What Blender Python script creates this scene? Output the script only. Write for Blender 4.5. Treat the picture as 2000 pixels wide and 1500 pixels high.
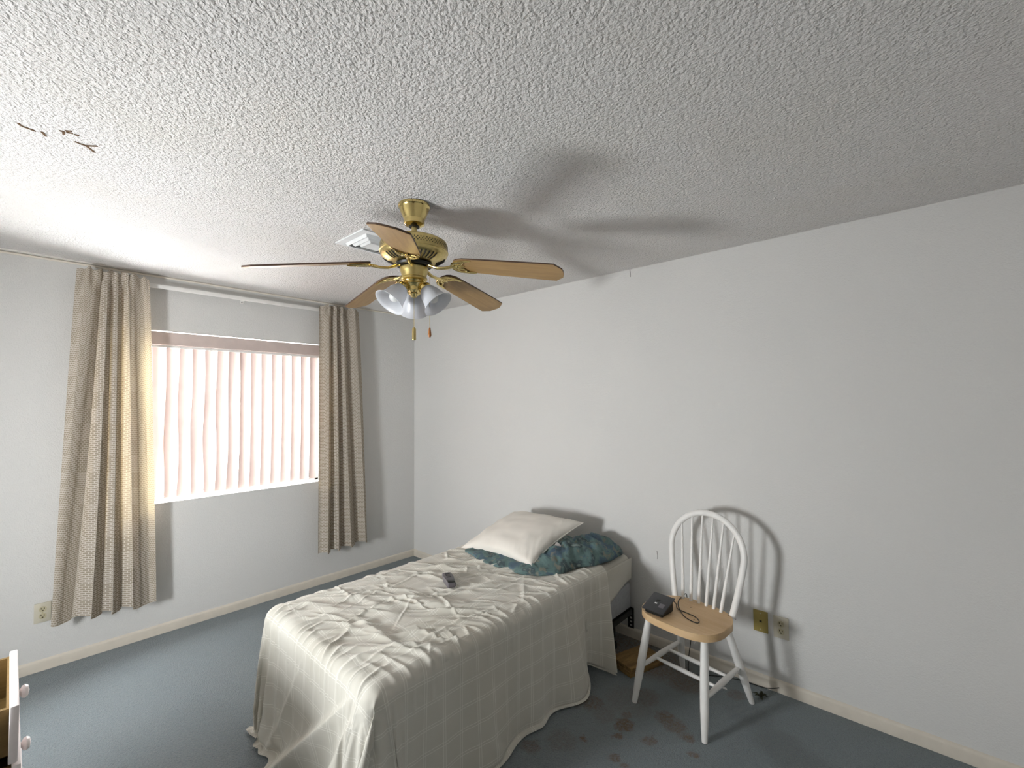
import bpy, bmesh, math, random
import numpy as np
from mathutils import Vector, Matrix, Euler, noise as mnoise
R = math.radians
scene = bpy.context.scene
col = scene.collection
for o in list(bpy.data.objects): bpy.data.objects.remove(o)

# ------------------------------------------------------------------ camera
H = 2.44
FPX, YAW, PITCH, ROLL = 886.276, 0.735203, 0.0368945, -0.0064206
CAM = Vector((3.8745, -2.7860, 1.5597))
cam_d = bpy.data.cameras.new('camera'); cam = bpy.data.objects.new('camera', cam_d); col.objects.link(cam)
cam_d.sensor_width = 36.0; cam_d.lens = FPX / 2000 * 36.0; cam_d.clip_start = 0.02
_f = Vector((-math.sin(YAW) * math.cos(PITCH), math.cos(YAW) * math.cos(PITCH), math.sin(PITCH)))
_r = Vector((math.cos(YAW), math.sin(YAW), 0)); _u = _r.cross(_f)
_r2 = math.cos(ROLL) * _r + math.sin(ROLL) * _u; _u2 = -math.sin(ROLL) * _r + math.cos(ROLL) * _u
M = Matrix((( _r2.x, _u2.x, -_f.x, CAM.x), (_r2.y, _u2.y, -_f.y, CAM.y), (_r2.z, _u2.z, -_f.z, CAM.z), (0, 0, 0, 1)))
cam.matrix_world = M
scene.camera = cam

# ------------------------------------------------------------------ world, daylight, exposure
world = bpy.data.worlds.new('sky'); scene.world = world; world.use_nodes = True
bg = world.node_tree.nodes['Background']; bg.inputs['Color'].default_value = (0.975, 0.985, 1.0, 1); bg.inputs['Strength'].default_value = 1.5

def area(name, loc, target, sx, sy, power, color=(1, 1, 1), spread=180):
    d = bpy.data.lights.new(name, 'AREA'); d.shape = 'RECTANGLE'; d.size = sx; d.size_y = sy
    d.energy = power; d.color = color; d.spread = R(spread)
    o = bpy.data.objects.new(name, d); col.objects.link(o); o.location = loc
    v = Vector(target) - Vector(loc)
    # local X stays along world Y
    z = -v.normalized(); x = Vector((0, 1, 0)) if abs(z.y) < 0.9 else Vector((1, 0, 0)); x = (x - z * x.dot(z)).normalized(); y = z.cross(x)
    o.rotation_euler = Matrix((x, y, z)).transposed().to_euler()
    return o
# daylight (sky and sunlit ground) outside the window in the picture
area('window_left_offscreen', (-0.42, -1.50, 1.50), (0.5, -1.56, 1.45), 2.0, 2.3, 1000, (0.95, 0.98, 1.0))
# daylight in the opening of the window behind the camera, whose beam throws the chair's shadow on the wall
area('window_behind_offscreen', (1.72, -3.82, 1.05), (2.3, 0.0, 0.95), 0.38, 0.46, 54, (0.95, 0.98, 1.0))

scene.view_settings.view_transform = 'Standard'; scene.view_settings.look = 'None'
scene.view_settings.gamma = 1.0; scene.view_settings.use_curve_mapping = False
scene.view_settings.exposure = 0.40
scene.cycles.use_denoising = True
scene.cycles.use_adaptive_sampling = True; scene.cycles.adaptive_threshold = 0.025
scene.cycles.max_bounces = 8; scene.cycles.diffuse_bounces = 5; scene.cycles.glossy_bounces = 3; scene.cycles.transparent_max_bounces = 16
scene.cycles.caustics_reflective = False; scene.cycles.caustics_refractive = False
scene.cycles.sample_clamp_indirect = 6.0

# ------------------------------------------------------------------ material helpers
def srgb(r, g, b):
    f = lambda c: (c / 255 / 12.92) if c / 255 <= 0.04045 else ((c / 255 + 0.055) / 1.055) ** 2.4
    return (f(r), f(g), f(b), 1)
class NT:
    def __init__(self, name):
        self.m = bpy.data.materials.new(name); self.m.use_nodes = True
        self.t = self.m.node_tree; self.b = self.t.nodes['Principled BSDF']; self.out = self.t.nodes['Material Output']
        self.co = None
    def n(self, typ, **kw):
        x = self.t.nodes.new(typ)
        for k, v in kw.items():
            if k.startswith('in_'):
                key = k[3:]; key = int(key) if key.isdigit() else key.replace('_', ' ')
                x.inputs[key].default_value = v
            else: setattr(x, k, v)
        return x
    def l(self, a, b): self.t.links.new(a, b)
    def coord(self, which='Object'):
        if self.co is None: self.co = self.n('ShaderNodeTexCoord')
        return self.co.outputs[which]
    def math(self, op, a, b=None, c=None):
        x = self.n('ShaderNodeMath', operation=op)
        for i, v in enumerate((a, b, c)):
            if v is None: continue
            if isinstance(v, (int, float)): x.inputs[i].default_value = v
            else: self.l(v, x.inputs[i])
        return x.outputs[0]
    def noise(self, scale, detail=2, rough=0.5, vec=None, dist=0):
        x = self.n('ShaderNodeTexNoise'); x.inputs['Scale'].default_value = scale; x.inputs['Detail'].default_value = detail
        x.inputs['Roughness'].default_value = rough; x.inputs['Distortion'].default_value = dist
        self.l(vec or self.coord(), x.inputs['Vector']); return x.outputs['Fac']
    def ramp(self, fac, stops):
        x = self.n('ShaderNodeValToRGB'); e = x.color_ramp.elements
        while len(e) < len(stops): e.new(0.5)
        for i, (p, c) in enumerate(stops): e[i].position = p; e[i].color = c
        self.l(fac, x.inputs[0]); return x.outputs[0]
    def mix(self, fac, a, b, mode='MIX'):
        x = self.n('ShaderNodeMix', data_type='RGBA', blend_type=mode)
        for sock, v in ((x.inputs['Factor'], fac), (x.inputs['A'], a), (x.inputs['B'], b)):
            if isinstance(v, (int, float, tuple)): sock.default_value = v
            else: self.l(v, sock)
        return x.outputs['Result']
    def bump(self, h, strength, dist):
        x = self.n('ShaderNodeBump'); x.inputs['Strength'].default_value = strength; x.inputs['Distance'].default_value = dist
        self.l(h, x.inputs['Height']); self.l(x.outputs[0], self.b.inputs['Normal']); return x
    def base(self, v):
        if isinstance(v, tuple): self.b.inputs['Base Color'].default_value = v
        else: self.l(v, self.b.inputs['Base Color'])
    def rough(self, v): self.b.inputs['Roughness'].default_value = v
def plain(name, c, rough=0.6, metal=0.0, var=0.06, scale=18, bump=0.0, bscale=200):
    t = NT(name); dark = tuple(x * (1 - var) for x in c[:3]) + (1,)
    t.base(t.ramp(t.noise(scale, 3), [(0.35, dark), (0.65, c)]))
    t.rough(rough); t.b.inputs['Metallic'].default_value = metal
    if bump: t.bump(t.noise(bscale, 2), bump, 0.002)
    return t.m
def translucent(t, colr, tcol, fac, gloss=0.0):
    """diffuse + translucent sheet material"""
    d = t.n('ShaderNodeBsdfDiffuse'); tr = t.n('ShaderNodeBsdfTranslucent'); mx = t.n('ShaderNodeMixShader')
    for s, v in ((d.inputs[0], colr), (tr.inputs[0], tcol)):
        if isinstance(v, tuple): s.default_value = v
        else: t.l(v, s)
    mx.inputs[0].default_value = fac
    t.l(d.outputs[0], mx.inputs[1]); t.l(tr.outputs[0], mx.inputs[2])
    last = mx.outputs[0]
    if gloss:
        g = t.n('ShaderNodeBsdfGlossy'); g.inputs['Roughness'].default_value = 0.35; m2 = t.n('ShaderNodeMixShader'); m2.inputs[0].default_value = gloss
        t.l(last, m2.inputs[1]); t.l(g.outputs[0], m2.inputs[2]); last = m2.outputs[0]
    t.l(last, t.out.inputs['Surface']); return d, tr

# walls: orange-peel off-white paint
def wall_mat(name, c):
    t = NT(name)
    big = t.noise(0.9, 3); t.base(t.mix(t.ramp(big, [(0.35, (0, 0, 0, 1)), (0.75, (1, 1, 1, 1))]), c, tuple(x * 0.965 for x in c[:3]) + (1,)))
    t.rough(0.85)
    h = t.math('ADD', t.noise(150, 2, 0.5), t.math('MULTIPLY', t.noise(60, 2), 0.7))
    t.bump(h, 0.42, 0.004); return t.m
M_wall = wall_mat('wall_paint', srgb(214, 213, 210))
t = NT('popcorn_ceiling')
v = t.n('ShaderNodeTexVoronoi', feature='SMOOTH_F1'); v.inputs['Scale'].default_value = 92; v.inputs['Smoothness'].default_value = 0.6; v.inputs['Randomness'].default_value = 1
dv = t.n('ShaderNodeVectorMath', operation='ADD'); nz = t.n('ShaderNodeTexNoise'); nz.inputs['Scale'].default_value = 60
sv = t.n('ShaderNodeVectorMath', operation='SCALE'); sv.inputs['Scale'].default_value = 0.018
t.l(t.coord(), nz.inputs['Vector']); t.l(nz.outputs['Color'], sv.inputs[0]); t.l(t.coord(), dv.inputs[0]); t.l(sv.outputs[0], dv.inputs[1]); t.l(dv.outputs[0], v.inputs['Vector'])
hgt = t.math('ADD', t.math('SUBTRACT', 1.0, v.outputs['Distance']), t.math('MULTIPLY', t.noise(210, 3, 0.6), 0.9))
t.bump(hgt, 0.9, 0.018)
st = t.ramp(t.noise(1.6, 4, 0.6), [(0.45, srgb(248, 245, 242)), (0.75, srgb(244, 240, 234))])
spk = t.ramp(t.noise(9, 3, 0.7), [(0.70, (0, 0, 0, 1)), (0.80, (1, 1, 1, 1))])
t.base(t.mix(t.math('MULTIPLY', spk, 0.12), st, srgb(200, 184, 160))); t.rough(0.95)
M_ceil = t.m
# carpet with stains
t = NT('carpet')
STAINS = [  # x, y, radius, strength
    (2.765, -0.765, .052, 1), (2.752, -0.80, .03, .8), (2.776, -0.86, .026, .9), (2.89, -0.59, .055, .8), (2.945, -0.615, .06, .75), (2.985, -0.64, .035, .5),
    (3.026, -0.646, .032, .9), (2.662, -0.978, .022, .9), (2.895, -0.792, .034, .7), (2.915, -0.77, .02, .7), (3.083, -0.737, .024, .8), (2.484, -0.765, .07, .8), (2.56, -0.735, .07, .7),
    (2.744, -0.52, .09, .55), (2.831, -0.981, .03, .8), (2.884, -0.989, .022, .7), (2.517, -1.173, .05, .6), (2.86, -0.24, .12, .75), (2.664, -0.16, .2, .8), (2.45, -0.1, .2, .9),
    (2.654, -0.77, .07, .35), (2.60, -1.05, .08, .35), (2.74, -0.70, .03, .7), (2.70, -0.60, .14, .3), (3.10, -0.18, .05, .5)]
grime = [(3.35, -0.42, .12, .30), (3.46, -0.50, .14, .28), (3.52, -0.62, .14, .3), (3.2, -0.3, .12, .2)]
sep = t.n('ShaderNodeSeparateXYZ'); t.l(t.coord(), sep.inputs[0])
wob = t.math('MULTIPLY', t.math('SUBTRACT', t.noise(26, 4, 0.65), 0.5), 0.075)
def blobs(lst):
    acc = None
    for x, y, r, s in lst:
        dx = t.math('SUBTRACT', sep.outputs[0], x); dy = t.math('SUBTRACT', sep.outputs[1], y)
        d = t.math('SQRT', t.math('ADD', t.math('MULTIPLY', dx, dx), t.math('MULTIPLY', dy, dy)))
        d = t.math('ADD', d, wob)
        mr = t.n('ShaderNodeMapRange', interpolation_type='SMOOTHSTEP'); mr.inputs['From Min'].default_value = r * 1.15; mr.inputs['From Max'].default_value = r * 0.55
        mr.inputs['To Min'].default_value = 0; mr.inputs['To Max'].default_value = s; t.l(d, mr.inputs['Value'])
        acc = mr.outputs[0] if acc is None else t.math('MAXIMUM', acc, mr.outputs[0])
    return acc
pile = t.noise(150, 3, 0.7); pile2 = t.noise(48, 3, 0.6)
basec = t.mix(t.ramp(pile, [(0.3, (0, 0, 0, 1)), (0.7, (1, 1, 1, 1))]), srgb(112, 124, 128), srgb(150, 163, 168))
basec = t.mix(t.math('MULTIPLY', t.noise(2.2, 4), 0.5), basec, srgb(140, 150, 150))
basec = t.mix(blobs(grime), basec, srgb(70, 72, 66))
sp = t.ramp(t.noise(70, 3, 0.7), [(0.35, (0.35, 0.35, 0.35, 1)), (0.6, (1, 1, 1, 1))])
basec = t.mix(t.math('MULTIPLY', blobs(STAINS), sp), basec, srgb(108, 78, 28))
t.base(basec); t.rough(1.0); t.b.inputs['Sheen Weight'].default_value = 0.3
t.bump(t.math('ADD', pile, t.math('MULTIPLY', pile2, 0.8)), 1.0, 0.022)
M_carpet = t.m
M_base = plain('baseboard_paint', srgb(214, 206, 192), 0.55)
M_tape = plain('ceiling_joint_tape', srgb(236, 232, 226), 0.8)
M_trimw = plain('trim_paint', srgb(226, 218, 205), 0.6)
M_crack = plain('crack_stain', srgb(92, 66, 38), 0.9)
M_brass = plain('polished_brass', srgb(226, 204, 138), 0.15, 1.0, 0.12)
M_brass2 = plain('satin_brass', srgb(212, 192, 130), 0.32, 1.0, 0.15, 60)
M_dark = plain('dark_void', srgb(34, 30, 22), 0.7)
M_black = plain('black_metal', srgb(26, 26, 25), 0.45, 0.2)
M_white = plain('white_paint', srgb(236, 234, 230), 0.42)
M_ventw = plain('vent_enamel', srgb(228, 230, 230), 0.4)
M_duct = plain('galvanised_duct', srgb(96, 94, 88), 0.6, 0.3)
def wood(name, c1, c2, scale=6, axis='X', rough=0.5, stretch=14):
    t = NT(name); mp = t.n('ShaderNodeMapping'); t.l(t.coord(), mp.inputs[0])
    s = {'X': (1, stretch, stretch), 'Y': (stretch, 1, stretch), 'Z': (stretch, stretch, 1)}[axis]; mp.inputs['Scale'].default_value = s
    n1 = t.noise(scale, 5, 0.6, mp.outputs[0], 0.4); n2 = t.noise(scale * 5, 3, 0.6, mp.outputs[0])
    t.base(t.ramp(t.math('ADD', t.math('MULTIPLY', n1, 0.7), t.math('MULTIPLY', n2, 0.3)), [(0.3, c1), (0.7, c2)])); t.rough(rough)
    t.bump(n2, 0.08, 0.001); return t.m
M_oak = wood('blade_oak', srgb(132, 101, 58), srgb(166, 134, 86), 4, 'X', 0.38)
M_walnut = wood('blade_edge_walnut', srgb(60, 44, 32), srgb(86, 62, 46), 4, 'X', 0.5)
M_seat = wood('seat_wood', srgb(198, 163, 118), srgb(214, 184, 144), 3, 'X', 0.45, 8)
M_fob = wood('fob_wood', srgb(150, 92, 46), srgb(178, 116, 62), 8, 'Z', 0.35)
M_raw = wood('raw_drawer_wood', srgb(96, 74, 34), srgb(116, 92, 48), 5, 'Y', 0.7)
M_board = wood('weathered_board', srgb(92, 68, 34), srgb(156, 124, 72), 7, 'Y', 0.8, 7)
M_draww = plain('drawer_white_paint', srgb(238, 228, 226), 0.4)
t = NT('frosted_glass'); translucent(t, srgb(236, 238, 242), srgb(240, 242, 246), 0.5, 0.08); M_frost = t.m
t = NT('bulb_glass'); translucent(t, srgb(244, 244, 242), srgb(244, 244, 242), 0.4, 0.1); M_bulb = t.m
M_plate = plain('ivory_plate', srgb(200, 194, 176), 0.4)
M_plate2 = plain('almond_plate', srgb(164, 147, 84), 0.4)
M_recept = plain('receptacle_almond', srgb(188, 180, 150), 0.45)
M_slot = plain('slot_dark', srgb(56, 46, 24), 0.7)
t = NT('window_glass'); tp = t.n('ShaderNodeBsdfTransparent'); gl = t.n('ShaderNodeBsdfGlossy'); gl.inputs['Roughness'].default_value = 0.02
mx = t.n('ShaderNodeMixShader'); mx.inputs[0].default_value = 0.06; t.l(tp.outputs[0], mx.inputs[1]); t.l(gl.outputs[0], mx.inputs[2]); t.l(mx.outputs[0], t.out.inputs['Surface']); M_glass = t.m
M_alum = plain('window_aluminium', srgb(196, 196, 194), 0.4, 0.6)
t = NT('blind_vane_vinyl')
vc = t.ramp(t.noise(5, 3), [(0.4, srgb(180, 161, 153)), (0.7, srgb(192, 176, 168))])
translucent(t, vc, srgb(226, 202, 194), 0.018, 0.03); M_vane = t.m
M_valance = plain('valance_vinyl', srgb(204, 188, 181), 0.4)
# curtain: woven brick-like print
t = NT('curtain_fabric')
br = t.n('ShaderNodeTexBrick'); t.l(t.coord('UV'), br.inputs['Vector'])
br.inputs['Color1'].default_value = srgb(142, 132, 120); br.inputs['Color2'].default_value = srgb(133, 123, 112); br.inputs['Mortar'].default_value = srgb(200, 193, 182)
br.inputs['Scale'].default_value = 1.0; br.inputs['Mortar Size'].default_value = 0.0022; br.inputs['Mortar Smooth'].default_value = 0.2
br.inputs['Brick Width'].default_value = 0.026; br.inputs['Row Height'].default_value = 0.0125; br.offset = 0.5
weave = t.noise(500, 2, 0.6, t.coord('UV'))
cc = t.mix(t.math('MULTIPLY', weave, 0.25), br.outputs['Color'], srgb(184, 174, 158))
d, tr = translucent(t, cc, srgb(222, 196, 148), 0.09); M_curtain = t.m
# sheet: cream cloth with thin double white check lines
def sheet_mat(name, lines=True):
    t = NT(name); base = t.ramp(t.noise(3, 3), [(0.35, srgb(192, 188, 176)), (0.7, srgb(203, 200, 190))])
    if lines:
        s = t.n('ShaderNodeSeparateXYZ'); t.l(t.coord('UV'), s.inputs[0]); acc = None
        for i, per in ((0, 0.086), (1, 0.086)):
            for off in (-0.0052, 0.0052):
                a = t.math('PINGPONG', t.math('ADD', s.outputs[i], off), per / 2)
                mr = t.n('ShaderNodeMapRange'); mr.inputs['From Min'].default_value = 0.0015; mr.inputs['From Max'].default_value = 0.0008; t.l(a, mr.inputs['Value'])
                acc = mr.outputs[0] if acc is None else t.math('MAXIMUM', acc, mr.outputs[0])
        base = t.mix(t.math('MULTIPLY', acc, 0.4), base, srgb(246, 244, 236))
    t.base(base); t.rough(0.9); t.b.inputs['Sheen Weight'].default_value = 0.15
    t.bump(t.noise(45, 3, 0.6), 0.12, 0.004); return t.m
M_sheet = sheet_mat('checked_sheet'); M_fitted = sheet_mat('plain_fitted_sheet', False)
M_boxspring = plain('box_spring_ticking', srgb(160, 162, 164), 0.9, 0, 0.12, 40, 0.3, 120)
M_pillow = plain('pillow_cotton', srgb(226, 221, 212), 0.9, 0, 0.03, 8)
M_tag = plain('care_label', srgb(226, 218, 214), 0.8)
t = NT('camouflage_print')
n1 = t.noise(11, 3, 0.55, None, 0.5); n2 = t.noise(24, 2, 0.5, None, 0.3)
c1 = t.ramp(n1, [(0.30, srgb(66, 84, 98)), (0.42, srgb(76, 98, 110)), (0.48, srgb(92, 116, 114)), (0.56, srgb(82, 104, 102)), (0.61, srgb(60, 74, 78)), (0.70, srgb(122, 136, 132))])
for cr in [n for n in t.t.nodes if n.type == 'VALTORGB']: cr.color_ramp.interpolation = 'EASE'
t.base(t.mix(t.ramp(n2, [(0.60, (0, 0, 0, 1)), (0.66, (0.7, 0.7, 0.7, 1))]), c1, srgb(128, 124, 110))); t.rough(0.85); M_camo = t.m
M_plastic = plain('black_plastic', srgb(52, 52, 54), 0.42)
M_plastic_d = plain('dark_plastic', srgb(22, 24, 20), 0.45)
M_grey = plain('grey_plastic', srgb(96, 92, 96), 0.4)
M_silver = plain('silver_plastic', srgb(150, 148, 154), 0.3, 0.3)
M_paper = plain('white_paper', srgb(226, 226, 222), 0.8)
M_leaf = plain('dried_leaf', srgb(42, 44, 22), 0.9)

# ------------------------------------------------------------------ geometry helpers
class MB:
    def __init__(self): self.bm = bmesh.new()
    def box(self, lo, hi, bevel=0.0, seg=2, mat=None):
        b = bmesh.new(); bmesh.ops.create_cube(b, size=1)
        c = [(a + d) / 2 for a, d in zip(lo, hi)]; s = [abs(d - a) for a, d in zip(lo, hi)]
        for v in b.verts: v.co = Vector((v.co.x * s[0] + c[0], v.co.y * s[1] + c[1], v.co.z * s[2] + c[2]))
        if bevel: bmesh.ops.bevel(b, geom=b.edges[:], offset=min(bevel, min(s) * 0.49), segments=seg, affect='EDGES', profile=0.5)
        self._add(b, mat); return self
    def _add(self, b, mat=None):
        if mat is not None:
            for v in b.verts: v.co = mat @ v.co
        me = bpy.data.meshes.new('tmp'); b.to_mesh(me); b.free(); self.bm.from_mesh(me); bpy.data.meshes.remove(me)
    def tube(self, pts, rad, n=10, cap=True, flat=1.0):
        pts = [Vector(p) for p in pts]; rad = rad if isinstance(rad, (list, tuple)) else [rad] * len(pts)
        b = self.bm; rings = []; up = None
        for i, p in enumerate(pts):
            d = (pts[min(i + 1, len(pts) - 1)] - pts[max(i - 1, 0)]).normalized()
            if up is None:
                up = Vector((0, 0, 1)) if abs(d.z) < 0.9 else Vector((1, 0, 0))
            up = (up - d * up.dot(d)).normalized(); s = d.cross(up)
            rings.append([b.verts.new(p + rad[i] * (math.cos(a) * s + flat * math.sin(a) * up)) for a in [2 * math.pi * k / n for k in range(n)]])
        for r0, r1 in zip(rings, rings[1:]):
            for k in range(n): b.faces.new((r0[k], r0[(k + 1) % n], r1[(k + 1) % n], r1[k]))
        if cap: b.faces.new(list(reversed(rings[0]))); b.faces.new(rings[-1])
        return self
    def lathe(self, prof, n=40, mat=None, closed=False):
        b = bmesh.new(); rings = []
        for r, z in prof:
            if r < 1e-5: rings.append([b.verts.new((0, 0, z))])
            else: rings.append([b.verts.new((r * math.cos(2 * math.pi * k / n), r * math.sin(2 * math.pi * k / n), z)) for k in range(n)])
        pairs = list(zip(rings, rings[1:])) + ([(rings[-1], rings[0])] if closed else [])
        for r0, r1 in pairs:
            for k in range(n):
                a, c = r0[k % len(r0)], r0[(k + 1) % len(r0)]; d, e = r1[(k + 1) % len(r1)], r1[k % len(r1)]
                vs = []
                for x in (a, c, d, e):
                    if x not in vs: vs.append(x)
                if len(vs) > 2: b.faces.new(vs)
        bmesh.ops.recalc_face_normals(b, faces=b.faces[:])
        self._add(b, mat); return self
    def prism(self, outline, z0, z1, bevel=0.0, mat=None, seg=2):
        b = bmesh.new(); lo = [b.verts.new((x, y, z0)) for x, y in outline]; hi = [b.verts.new((x, y, z1)) for x, y in outline]
        n = len(outline); b.faces.new(list(reversed(lo))); top = b.faces.new(hi)
        for k in range(n): b.faces.new((lo[k], lo[(k + 1) % n], hi[(k + 1) % n], hi[k]))
        if bevel:
            ed = [e for e in b.edges if abs(e.verts[0].co.z - e.verts[1].co.z) < 1e-6]
            bmesh.ops.bevel(b, geom=ed, offset=bevel, segments=seg, affect='EDGES', profile=0.5)
        bmesh.ops.recalc_face_normals(b, faces=b.faces[:])
        self._add(b, mat); return self
    def sphere(self, c, r, seg=16, scale=(1, 1, 1)):
        b = bmesh.new(); bmesh.ops.create_uvsphere(b, u_segments=seg, v_segments=max(6, seg // 2), radius=r)
        for v in b.verts: v.co = Vector((v.co.x * scale[0] + c[0], v.co.y * scale[1] + c[1], v.co.z * scale[2] + c[2]))
        self._add(b); return self
    def build(self, name, mat, parent=None, smooth=True, angle=40):
        me = bpy.data.meshes.new(name); self.bm.to_mesh(me); self.bm.free()
        return mesh_obj(name, me, mat, parent, smooth, angle)
def mesh_obj(name, me, mat, parent=None, smooth=True, angle=40):
    for m in (mat if isinstance(mat, list) else [mat]): me.materials.append(m)
    if smooth:
        me.polygons.foreach_set('use_smooth', [True] * len(me.polygons))
        try: me.set_sharp_from_angle(angle=R(angle))
        except Exception: pass
    o = bpy.data.objects.new(name, me); col.objects.link(o)
    if parent: o.parent = parent
    return o
def tag(o, label, cat, group=None):
    o['label'] = label; o['category'] = cat
    if group: o['group'] = group
    return o
def struct(o): o['kind'] = 'structure'; return o
def empty(name, loc, rz=0.0):
    o = bpy.data.objects.new(name, None); col.objects.link(o); o.location = loc; o.rotation_euler = (0, 0, rz); o.empty_display_size = 0.1; return o
def lnk(o, parent=None):
    c = o.copy(); col.objects.link(c); c.parent = parent; return c
def grid_mesh(name, P, uv=None):
    """P: (nv, nu, 3) array"""
    nv, nu = P.shape[:2]; verts = P.reshape(-1, 3).tolist()
    faces = [(j * nu + i, j * nu + i + 1, (j + 1) * nu + i + 1, (j + 1) * nu + i) for j in range(nv - 1) for i in range(nu - 1)]
    me = bpy.data.meshes.new(name); me.from_pydata(verts, [], faces)
    if uv is not None:
        lay = me.uv_layers.new(name='UVMap'); idx = np.empty(len(me.loops), dtype=np.int32); me.loops.foreach_get('vertex_index', idx)
        lay.data.foreach_set('uv', uv.reshape(-1, 2)[idx].astype(np.float32).ravel())
    return me

# ------------------------------------------------------------------ room shell
WX1, WY0 = 4.75, -3.75
struct(MB().box((-0.16, WY0 - 0.14, -0.1), (WX1, 0.14, 0.0)).build('floor', M_carpet, None, False))
ceiling = struct(MB().box((-0.16, WY0 - 0.14, H), (WX1, 0.14, H + 0.1)).build('ceiling', M_ceil, None, False))
struct(MB().box((-0.16, 0.0, 0.0), (WX1, 0.14, H)).build('wall_back', M_wall, None, False))
OY0, OY1, OZ0, OZ1 = -2.17, -0.95, 0.87, 2.062      # window opening
wl = MB()
wl.box((-0.16, WY0, 0), (0, OY0, H)); wl.box((-0.16, OY1, 0), (0, 0, H)); wl.box((-0.16, OY0, 0), (0, OY1, OZ0)); wl.box((-0.16, OY0, OZ1), (0, OY1, H))
struct(wl.build('wall_left', M_wall, None, False))
# wall behind the camera with its own small window
S0, S1, T0, T1 = 1.50, 1.94, 0.80, 1.30
wf = MB()
wf.box((-0.16, WY0 - 0.14, 0), (S0, WY0, H)); wf.box((S1, WY0 - 0.14, 0), (WX1, WY0, H)); wf.box((S0, WY0 - 0.14, 0), (S1, WY0, T0)); wf.box((S0, WY0 - 0.14, T1), (S1, WY0, H))
struct(wf.build('wall_front', M_wall, None, False))
struct(MB().box((WX1, WY0 - 0.14, 0.0), (WX1 + 0.14, 0.14, H)).build('wall_right', M_wall, None, False))
def baseboard(name, p0, p1, nrm):
    prof = [(0, 0), (0.0125, 0), (0.0125, 0.048), (0.010, 0.056), (0.005, 0.062), (0, 0.064)]
    b = bmesh.new(); rows = []
    for p in (p0, p1): rows.append([b.verts.new((p[0] + nrm[0] * d, p[1] + nrm[1] * d, z)) for d, z in prof])
    n = len(prof)
    for k in range(n): b.faces.new((rows[0][k], rows[0][(k + 1) % n], rows[1][(k + 1) % n], rows[1][k]))
    b.faces.new(rows[0]); b.faces.new(rows[1]); bmesh.ops.recalc_face_normals(b, faces=b.faces[:])
    m = MB(); m._add(b); return struct(m.build(name, M_base, None, True, 30))
baseboard('baseboard_back', (0.0, 0.0), (WX1, 0.0), (0, -1))
baseboard('baseboard_left', (0.0, -0.0125), (0.0, WY0), (1, 0))
# thin painted bead along the top of the window wall and the bare joint strip of the ceiling beside it
struct(MB().tube([(0.004, -0.005, H - 0.012), (0.004, WY0, H - 0.012)], 0.007, 8).build('trim_1', M_trimw, None))
tp_ = MB(); tp_.prism([(0.0, WY0), (0.05, WY0), (0.048, -2.7), (0.035, -2.35), (0.012, -2.15), (0.010, -0.9), (0.02, -0.6), (0.026, -0.01), (0.0, -0.01)], H - 0.003, H + 0.001)
o = tp_.build('joint_tape', M_tape, ceiling, False)
# cracks in the ceiling texture
def ribbon(mb, pts, w, z):
    for a, b_ in zip(pts, pts[1:]):
        a = Vector(a); b_ = Vector(b_); d = (b_ - a); n = Vector((-d.y, d.x)).normalized() * w
        mb.prism([tuple(a - n), tuple(b_ - n * 0.8), tuple(b_ + n * 0.8), tuple(a + n)], z - 0.002, z + 0.0005)
def on_ceiling(px, py): return pix(px, py, 2, H)
def pix(px, py, axis, val):
    d = _f + (px - 1000) / FPX * _r2 - (py - 750) / FPX * _u2; k = (val - CAM[axis]) / d[axis]; return CAM + d * k
for pts in ([(35, 240), (43, 246), (60, 252), (70, 256)], [(82, 257), (90, 266)], [(117, 255), (124, 256), (124, 262)], [(128, 255), (140, 256)], [(130, 258), (142, 260)], [(145, 262), (155, 265)],
            [(146, 276), (156, 280), (168, 284), (190, 285)], [(168, 284), (176, 290), (185, 297)]):
    m = MB(); ribbon(m, [tuple(pix(x, y, 2, H))[:2] for x, y in pts], 0.0035, H); m.build('crack', M_crack, ceiling, False)
wall_back = bpy.data.objects['wall_back']
for x0, x1, y0, y1, r_ in ((1230, 1231, 526, 541, 0.0016), (1200 + 83, 1284, 1076, 1092, 0.0012)):
    p0 = pix(x0, y0, 1, -0.0005); p1 = pix(x1, y1, 1, -0.0005)
    MB().tube([p0, (p0 + p1) / 2 + Vector((0.002, 0, 0)), p1], r_, 6).build('scratch', M_slot, wall_back)

# ------------------------------------------------------------------ window: frame, panes, sill, vertical blinds
win = struct(empty('window_1', (-0.11, (OY0 + OY1) / 2, OZ0)))
def wpart(mb, name, mat, parent, smooth=False):
    o = mb.build(name, mat, None, smooth); o.parent = parent; o.matrix_parent_inverse = Matrix.Translation(parent.location).inverted(); return o
fr = MB(); FX0, FX1 = -0.14, -0.10
for lo, hi in (((FX0, OY0, OZ0), (FX1, OY0 + .03, OZ1)), ((FX0, OY1 - .03, OZ0), (FX1, OY1, OZ1)), ((FX0, OY0, OZ0), (FX1, OY1, OZ0 + .03)), ((FX0, OY0, OZ1 - .03), (FX1, OY1, OZ1))): fr.box(lo, hi)
wpart(fr, 'window_frame', M_alum, win)
wpart(MB().box((FX0 + .005, -1.575, OZ0 + .03), (FX1 - .005, -1.545, OZ1 - .03)), 'mullion', M_alum, win)
for a, b_ in ((OY0 + .03, -1.575), (-1.545, OY1 - .03)):
    wpart(MB().box((-0.122, a, OZ0 + .03), (-0.118, b_, OZ1 - .03)), 'pane', M_glass, win)
wpart(MB().box((-0.10, OY0, OZ0 - 0.001), (0.004, OY1, OZ0 + 0.009), 0.003), 'window_sill', M_white, win)
win2 = struct(empty('window_2', (1.72, WY0 - 0.1, T0)))
fr = MB()
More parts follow.
